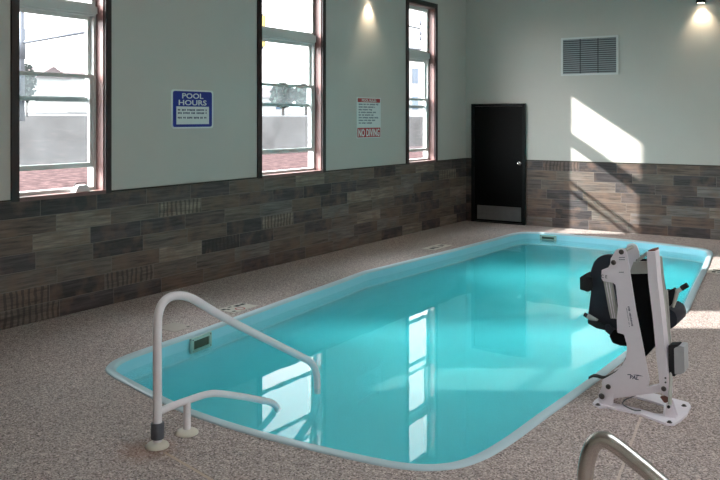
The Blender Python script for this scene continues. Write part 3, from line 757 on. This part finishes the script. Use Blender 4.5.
bm = bmesh.new(); text_bm(bm, 'NO DIVING', 0.145, (xs+0.0056, (Ya+Yb)/2, Za+0.026), (0, 1, 0), (0, 0, 1), 0.0004, width=0.555, bold=0.0035); link('warning_lettering', bm, M['sign_white'], s)

# ------------------------------------------------------------------ vent on the back wall
v0, v1, z0, z1 = -4.626, -3.699, 2.488, 3.108
s = empty('wall_vent', ((v0+v1)/2, YB, z0)); tag(s, 'large grey louvred air vent high on the back wall', 'vent')
bm = bmesh.new(); f = 0.03
box(bm, v0, v0+f, YB-0.022, YB, z0, z1); box(bm, v1-f, v1, YB-0.022, YB, z0, z1); box(bm, v0+f, v1-f, YB-0.022, YB, z0, z0+f); box(bm, v0+f, v1-f, YB-0.022, YB, z1-f, z1)
bevel(bm, 0.003, 1); link('vent_frame', bm, M['ventframe'], s)
link('vent_back', bx(v0+f, v1-f, YB-0.004, YB-0.001, z0+f, z1-f), M['ventback'], s)
n = 17
for i in range(n):
    z = z0+f+0.012+(z1-z0-2*f-0.02)*i/(n-1)
    link('slat', prism([(YB-0.019, z-0.016), (YB-0.016, z-0.017), (YB-0.004, z+0.004), (YB-0.007, z+0.005)], 'x', v0+f, v1-f), M['vent'], s)
for i in (1, 2):
    x = v0+f+(v1-v0-2*f)*i/3; link('stay_bar', bx(x-0.006, x+0.006, YB-0.022, YB-0.018, z0+f, z1-f), M['ventback'], s)

# ------------------------------------------------------------------ wall lamps
def wall_lamp(c, n, label, power):
    """cylinder downlight; c = centre of the lower rim, n = direction away from the wall"""
    s = empty('wall_lamp', (c[0], c[1], c[2])); tag(s, label, 'wall lamp', 'black cylinder wall lamps')
    bm = bmesh.new(); lathe(bm, [(0.060, 0.012), (0.064, 0.0), (0.066, 0.0), (0.066, 0.26), (0.062, 0.264)], c, (0, 0, 1), 28)
    link('lamp_body', bm, M['blackframe'], s, True, 40)
    bm = bmesh.new(); lathe(bm, [(0.050, 0.004), (0.050, 0.010)], c, (0, 0, 1), 24); link('diffuser', bm, M['lampglow'], s)
    n = Vector(n); m = Vector(c)-n*0.10
    bm = bmesh.new(); a = m+Vector((0, 0, 0.09)); b_ = Vector(c)-n*0.05+Vector((0, 0, 0.17))
    t = Vector((-n.y, n.x, 0))*0.04; lo = Vector((min(a.x, b_.x)-abs(t.x), min(a.y, b_.y)-abs(t.y), a.z)); hi = Vector((max(a.x, b_.x)+abs(t.x), max(a.y, b_.y)+abs(t.y), b_.z))
    box(bm, lo.x, hi.x, lo.y, hi.y, lo.z, hi.z); link('bracket', bm, M['blackframe'], s)
    li = bpy.data.lights.new('wall_lamp_beam', 'SPOT'); li.energy = power; li.color = (1.0, 0.82, 0.58); li.spot_size = math.radians(95); li.spot_blend = 1.0; li.shadow_soft_size = 0.03
    o = bpy.data.objects.new('wall_lamp_beam', li); COL.objects.link(o); o.location = Vector(c)+Vector((0, 0, -0.02))
    d = Vector((-n.x*0.32, -n.y*0.32, -1)); o.rotation_euler = d.to_track_quat('-Z', 'Y').to_euler()
wall_lamp((XL+0.10, 9.80, 3.50), (1, 0, 0), 'black cylinder wall lamp on the left wall above the rules sign', 20)
wall_lamp((-2.46, YB-0.10, 3.50), (0, -1, 0), 'black cylinder wall lamp on the back wall right of the vent', 21)

# ------------------------------------------------------------------ markers on the deck
def marker(name, cx, cy, ang, w, h, label, strokes_, red=False, cat='floor marker', mat='tile_white'):
    s = empty(name, (cx, cy, 0)); tag(s, label, cat, 'markers set in the pool deck')
    R = Matrix.Translation((cx, cy, 0)) @ Matrix.Rotation(ang, 4, 'Z')
    bm = bx(-w/2, w/2, -h/2, h/2, 0.0005, 0.003); bmesh.ops.transform(bm, matrix=R, verts=bm.verts[:]); link('tile', bm, M[mat], s)
    if strokes_:
        bm = bmesh.new()
        for x0, x1, y0, y1 in strokes_: box(bm, x0, x1, y0, y1, 0.003, 0.0036)
        bmesh.ops.transform(bm, matrix=R, verts=bm.verts[:]); link('marking', bm, M['inkblack'], s)
    if red:
        bm = bmesh.new(); k = 24
        ro, ri = 0.05, 0.036
        for i in range(k):
            a, b_ = 2*math.pi*i/k, 2*math.pi*(i+1)/k
            prism([(ri*math.cos(a)-0.02, ri*math.sin(a)-0.05), (ro*math.cos(a)-0.02, ro*math.sin(a)-0.05), (ro*math.cos(b_)-0.02, ro*math.sin(b_)-0.05), (ri*math.cos(b_)-0.02, ri*math.sin(b_)-0.05)], 'z', 0.003, 0.0036, bm=bm)
        bmesh.ops.transform(bm, matrix=R, verts=bm.verts[:]); link('red_ring', bm, M['sign_red'], s)
marker('depth_marker', -5.235, 5.79, math.radians(90), 0.34, 0.22, 'white marker tile with black and red marks by the left pool edge',
       [(-0.16, -0.11, 0.03, 0.07), (-0.12, -0.09, 0.0, 0.04), (0.02, 0.08, 0.02, 0.075), (0.10, 0.155, 0.03, 0.075), (-0.15, -0.11, -0.09, -0.06), (-0.05, -0.01, 0.06, 0.085)], True)
marker('depth_marker', -5.20, 4.95, math.radians(90), 0.22, 0.24, 'pale blank marker tile on the left deck behind the white handrail', [(0.06, 0.09, -0.10, -0.08)], mat='tile_dull')
marker('depth_marker', -5.385, 10.06, math.radians(90), 0.5, 0.22, 'faint white marker tile on the far left deck in front of the third window', [(-0.2, -0.12, -0.05, 0.02), (-0.08, -0.03, -0.06, 0.04), (0.06, 0.1, -0.05, 0.03), (0.14, 0.2, -0.02, 0.04)])
marker('depth_marker', -1.79, 10.28, math.radians(-85), 0.30, 0.20, 'small white marker tile with dark marks on the right deck', [(-0.10, -0.03, -0.05, 0.04), (0.03, 0.11, -0.05, -0.01), (0.05, 0.09, 0.01, 0.04)])

# ------------------------------------------------------------------ little carry case on the first window's sill
cx, cy, zb = XL-0.045, 4.915, ZS+0.0125
s = empty('sill_caddy', (cx, cy, zb)); tag(s, 'small white caddy with a dark wire handle on the first window sill', 'caddy')
body = prism([(cy-0.085, zb), (cy+0.085, zb), (cy+0.075, zb+0.035), (cy+0.05, zb+0.058), (cy-0.04, zb+0.058), (cy-0.065, zb+0.03)], 'x', cx-0.03, cx+0.03, 0.006)
link('caddy_body', body, M['towel'], s, True, 30)
bm = bmesh.new(); tube(bm, smooth_path([(cx, cy-0.062, zb+0.03), (cx, cy-0.066, zb+0.062), (cx, cy-0.05, zb+0.075), (cx, cy, zb+0.079), (cx, cy+0.05, zb+0.077), (cx, cy+0.064, zb+0.062), (cx, cy+0.066, zb+0.035)], 4), 0.0055, 10); link('handle', bm, M['casing'], s, True)

# ------------------------------------------------------------------ outside
def ext_noise(name, cols, scale, detail=5.0):
    m, nt, b = new_mat(name); tc = N(nt, 'ShaderNodeTexCoord'); n = N(nt, 'ShaderNodeTexNoise', Scale=scale, Detail=detail, Roughness=0.7); nt.links.new(tc.outputs['Object'], n.inputs['Vector'])
    nt.links.new(ramp(nt, n.outputs['Fac'], [(0.3+0.4*i/(len(cols)-1), c) for i, c in enumerate(cols)]), b.inputs['Base Color'])
    b.inputs['Roughness'].default_value = 0.95; b.inputs['Specular IOR Level'].default_value = 0.05; return m
M['gravel'] = ext_noise('red_rock_gravel', [srgb(34, 25, 25), srgb(66, 50, 50), srgb(94, 76, 75)], 6.0)
M['grass'] = ext_noise('dry_grass', [srgb(10, 8, 8), srgb(34, 29, 28), srgb(66, 57, 55)], 3.0)
M['road'] = ext_noise('pale_asphalt', [srgb(96, 94, 96), srgb(110, 108, 110)], 2.0)
M['roof'] = ext_noise('roof_shingle', [srgb(96, 84, 86), srgb(120, 106, 106)], 4.0)
M['siding'] = ext_noise('pale_siding', [srgb(186, 180, 178), srgb(200, 196, 194)], 3.0)
M['ext_glass'] = simple('house_window', srgb(70, 96, 120), 0.2)
M['pole'] = simple('grey_pole', srgb(92, 98, 108), 0.5, 0.3)
M['signal'] = simple('signal_yellow', srgb(196, 168, 84), 0.5)
M['leaf'] = ext_noise('distant_leaves', [srgb(40, 50, 46), srgb(66, 80, 74)], 4.0)
M['bark'] = simple('bark', srgb(70, 60, 54), 0.9)

prof = [(0.03, 0.70), (1.5, 0.74), (4, 0.78), (7.2, 0.84), (7.2, 0.84), (14, 1.06), (22, 1.30), (34, 1.58), (46, 1.76), (62, 2.02), (62, 2.02), (84, 2.35), (84, 2.35), (130, 2.9), (220, 3.2)]
def strip(name, i0, i1, mat):
    bm = bmesh.new(); prev = None; ny = 60
    for d_, z in prof[i0:i1]:
        row = [bm.verts.new((XL-TH-d_, -60+300*k/ny, z)) for k in range(ny+1)]
        if prev:
            for k in range(ny): bm.faces.new((prev[k], prev[k+1], row[k+1], row[k]))
        prev = row
    return link(name, bm, mat, None, True)
tag(strip('gravel_bed', 0, 4, M['gravel']), 'reddish rock gravel bed outside below the windows', 'gravel', kind='stuff')
tag(strip('lawn', 4, 10, M['grass']), 'dry brown grass slope outside beyond the gravel bed', 'grass', kind='stuff')
struct(strip('road', 10, 12, M['road']))
struct(strip('ground', 12, 15, M['grass']))

def at(u, v, t):
    d = FW+RT*((u-CX)/F_); return Vector((d.x*t, d.y*t, CAMZ+(HY-v)/F_*t))
def ground_z(x):
    d = XL-TH-x; q = prof[0]
    for p in prof:
        if p[0] >= d: return q[1] if p[0] == q[0] else q[1]+(p[1]-q[1])*(d-q[0])/(p[0]-q[0])
        q = p
    return q[1]
# street pole with a long arm, seen through the first window
p = at(22, 118, 48); gz = ground_z(p.x); e_ = at(88, 32, 46)
s = empty('street_pole', (p.x, p.y, gz)); tag(s, 'grey traffic pole with a long arm outside the first window', 'pole')
top = at(22, -40, 48)
bm = bmesh.new(); tube(bm, [(p.x, p.y, gz), (p.x, p.y, top.z)], [0.17, 0.11], 16); link('pole_shaft', bm, M['pole'], s, True)
q = at(22, 44, 48)
bm = bmesh.new(); tube(bm, [(p.x, p.y, q.z-0.9), (p.x, p.y, q.z+0.9)], 0.2, 16); link('pole_sleeve', bm, M['pole'], s, True)
a0 = at(22, 42.5, 48); bm = bmesh.new(); tube(bm, [a0, at(55, 37, 47), e_], [0.12, 0.10, 0.075], 12); link('mast_arm', bm, M['pole'], s, True)
# signal seen at the edge of the second window
c = at(262.6, 31, 60); gz = ground_z(c.x)
s = empty('traffic_signal', (c.x, c.y, gz)); tag(s, 'yellow backed traffic signal on a pole outside the second window', 'traffic signal')
bm = bmesh.new(); tube(bm, [(c.x-0.3, c.y, gz), (c.x-0.3, c.y, c.z+2.5)], 0.11, 12); link('pole_shaft', bm, M['pole'], s, True)
link('signal_housing', bx(c.x-0.18, c.x+0.1, c.y-0.22, c.y+0.22, c.z-1.15, c.z+1.15, b=0.04), M['signal'], s)
link('signal_back', bx(c.x-0.3, c.x-0.18, c.y-0.3, c.y+0.34, c.z-1.3, c.z+1.3, b=0.03), M['pole'], s)
# signal pole through the third window
a0 = at(400, 24, 64); a1 = at(421, 29, 66); gz = ground_z(a0.x)
s = empty('street_pole', (a0.x, a0.y, gz)); tag(s, 'grey signal pole with two arms outside the third window', 'pole')
bm = bmesh.new(); tube(bm, [(a0.x, a0.y, gz), (a0.x, a0.y, a0.z+3)], [0.16, 0.1], 12); link('pole_shaft', bm, M['pole'], s, True)
bm = bmesh.new(); tube(bm, [a0, a1], 0.075, 10); link('mast_arm', bm, M['pole'], s, True)
bm = bmesh.new(); tube(bm, [at(400, 49, 64), at(421.5, 49, 66)], 0.09, 10); link('mast_arm', bm, M['pole'], s, True)
for v in (23, 33, 38.5):
    q = at(420.5, v, 66.2); bm = bmesh.new(); lathe(bm, [(0.05, -0.2), (0.12, -0.15), (0.12, 0.15), (0.05, 0.2)], q, (0, 0, 1), 10); link('lantern', bm, M['pole'], s, True)

# houses across the road
def house(name, label, u, t, w, dpt, hw, hr, windows, gable=True):
    c = at(u, HY, t); gz = ground_z(c.x); s = empty(name, (c.x, c.y, gz)); tag(s, label, 'house', 'houses across the road')
    x0, x1 = c.x-dpt, c.x; y0, y1 = c.y-w/2, c.y+w/2
    link('wall', bx(x0, x1, y0, y1, gz, gz+hw), M['siding'], s)
    ov = 0.5
    if gable:
        rf = prism([(x0-ov, gz+hw-0.1), (x1+ov, gz+hw-0.1), ((x0+x1)/2, gz+hw+hr)], 'y', y0-ov, y1+ov)
    else:
        rf = prism([(y0-ov, gz+hw-0.1), (y1+ov, gz+hw-0.1), (c.y, gz+hw+hr)], 'x', x0-ov, x1+ov)
    link('roof', rf, M['roof'], s)
    for wy, wz, ww, wh in windows: link('window', bx(x1, x1+0.08, c.y+wy-ww/2, c.y+wy+ww/2, gz+wz, gz+wz+wh), M['ext_glass'], s)
house('house', 'house with a peaked grey roof seen through the first window', 52, 132, 6, 9, 5.7, 1.8, [], False)
house('house', 'long low house with a wide grey roof right of the peaked house', 82, 162, 30, 9, 6.9, 1.4, [])
house('house', 'pale house across the road outside the second window', 268, 150, 12, 9, 3.2, 2.0, [(-3, 1, 1.4, 1.4), (3, 1, 1.4, 1.4)])
house('building', 'tall pale building with small blue windows outside the third window', 414, 182, 16, 10, 14.0, 2.0, [(0.5, 7.2, 2.6, 3.3), (-4.6, 7.2, 2.3, 3.3), (0.5, 1.4, 2.6, 2.8)])
# trees
def tree(u, t, h, r, label, seed):
    rnd = random.Random(seed); c = at(u, HY, t); gz = ground_z(c.x); s = empty('tree', (c.x, c.y, gz)); tag(s, label, 'tree', 'trees across the road')
    bm = bmesh.new(); tube(bm, [(c.x, c.y, gz), (c.x, c.y, gz+h*0.7)], [r*0.12, r*0.05], 8); link('trunk', bm, M['bark'], s, True)
    bm = bmesh.new()
    for i in range(700):
        th = rnd.random()*6.283; ph = math.acos(2*rnd.random()-1); k = rnd.random()**0.4
        p = Vector((c.x+r*k*math.sin(ph)*math.cos(th), c.y+r*k*math.sin(ph)*math.sin(th), gz+h*0.62+h*0.38*k*math.cos(ph))); q = r*0.16
        n = Vector((rnd.uniform(-1, 1), rnd.uniform(-1, 1), rnd.uniform(-1, 1))).normalized(); a = n.orthogonal().normalized(); b_ = n.cross(a)
        bm.faces.new([bm.verts.new(p+a*q*x+b_*q*y) for x, y in ((-1, -.5), (0, -1), (1, -.3), (.6, .8), (-.6, .8))])
    link('crown', bm, M['leaf'], s)
tree(27, 70, 4.6, 0.75, 'small dark tree beside the traffic pole outside the first window', 1)
tree(283, 122, 4.9, 1.9, 'round tree across the road outside the second window, nearer the pale house', 2)
tree(306, 135, 5.3, 2.2, 'round tree across the road outside the second window, right of the other tree', 3)

# ------------------------------------------------------------------ light
sun = bpy.data.lights.new('sun', 'SUN'); sun.energy = 13.0; sun.angle = math.radians(0.9); sun.color = (1.0, 0.97, 0.92)
so = bpy.data.objects.new('sun', sun); COL.objects.link(so); so.location = (-20, -10, 15)
so.rotation_euler = Vector((1.877, 1.15, -1.252)).to_track_quat('-Z', 'Y').to_euler()
SKY_S, GLOW, GLOW_K = 4.0, 30.0, 8.0
wd = bpy.data.worlds.new('World'); scene.world = wd; wd.use_nodes = True
nt = wd.node_tree; bg = nt.nodes['Background']
tc = N(nt, 'ShaderNodeTexCoord'); sp = N(nt, 'ShaderNodeSeparateXYZ'); nt.links.new(tc.outputs['Generated'], sp.inputs[0])
c = ramp(nt, sp.outputs['Z'], [(0.0, (1.0, 0.985, 0.985, 1)), (0.4, (0.98, 0.98, 1.0, 1)), (1.0, (0.88, 0.93, 1.0, 1))])
# hazy bright sky around the sun
sd = N(nt, 'ShaderNodeVectorMath', operation='DOT_PRODUCT'); nt.links.new(tc.outputs['Generated'], sd.inputs[0]); sd.inputs[1].default_value = Vector((-1.877, -1.15, 1.252)).normalized()
gl_ = mth(nt, 'POWER', mth(nt, 'MAXIMUM', sd.outputs['Value'], 0.0), GLOW_K)
nt.links.new(c, bg.inputs['Color']); nt.links.new(mth(nt, 'MULTIPLY_ADD', gl_, GLOW, SKY_S), bg.inputs['Strength'])

# ------------------------------------------------------------------ camera
cam = bpy.data.cameras.new('camera'); co = bpy.data.objects.new('camera', cam); COL.objects.link(co)
co.location = (0, 0, CAMZ); co.rotation_euler = (math.radians(90), 0, A_)
cam.sensor_fit = 'HORIZONTAL'; cam.sensor_width = 36.0; cam.lens = F_/720*36.0; cam.shift_y = -(240-HY)/720; cam.clip_end = 500; cam.clip_start = 0.05
scene.camera = co
vs = scene.view_settings
vs.view_transform = 'Standard'; vs.look = 'None'; vs.gamma = 1.0; vs.exposure = 0.25; vs.use_curve_mapping = False
cy = scene.cycles
cy.use_denoising = True; cy.max_bounces = 10; cy.diffuse_bounces = 6; cy.glossy_bounces = 5; cy.transparent_max_bounces = 24; cy.volume_bounces = 3
cy.caustics_reflective = False; cy.caustics_refractive = False; cy.sample_clamp_indirect = 8.0
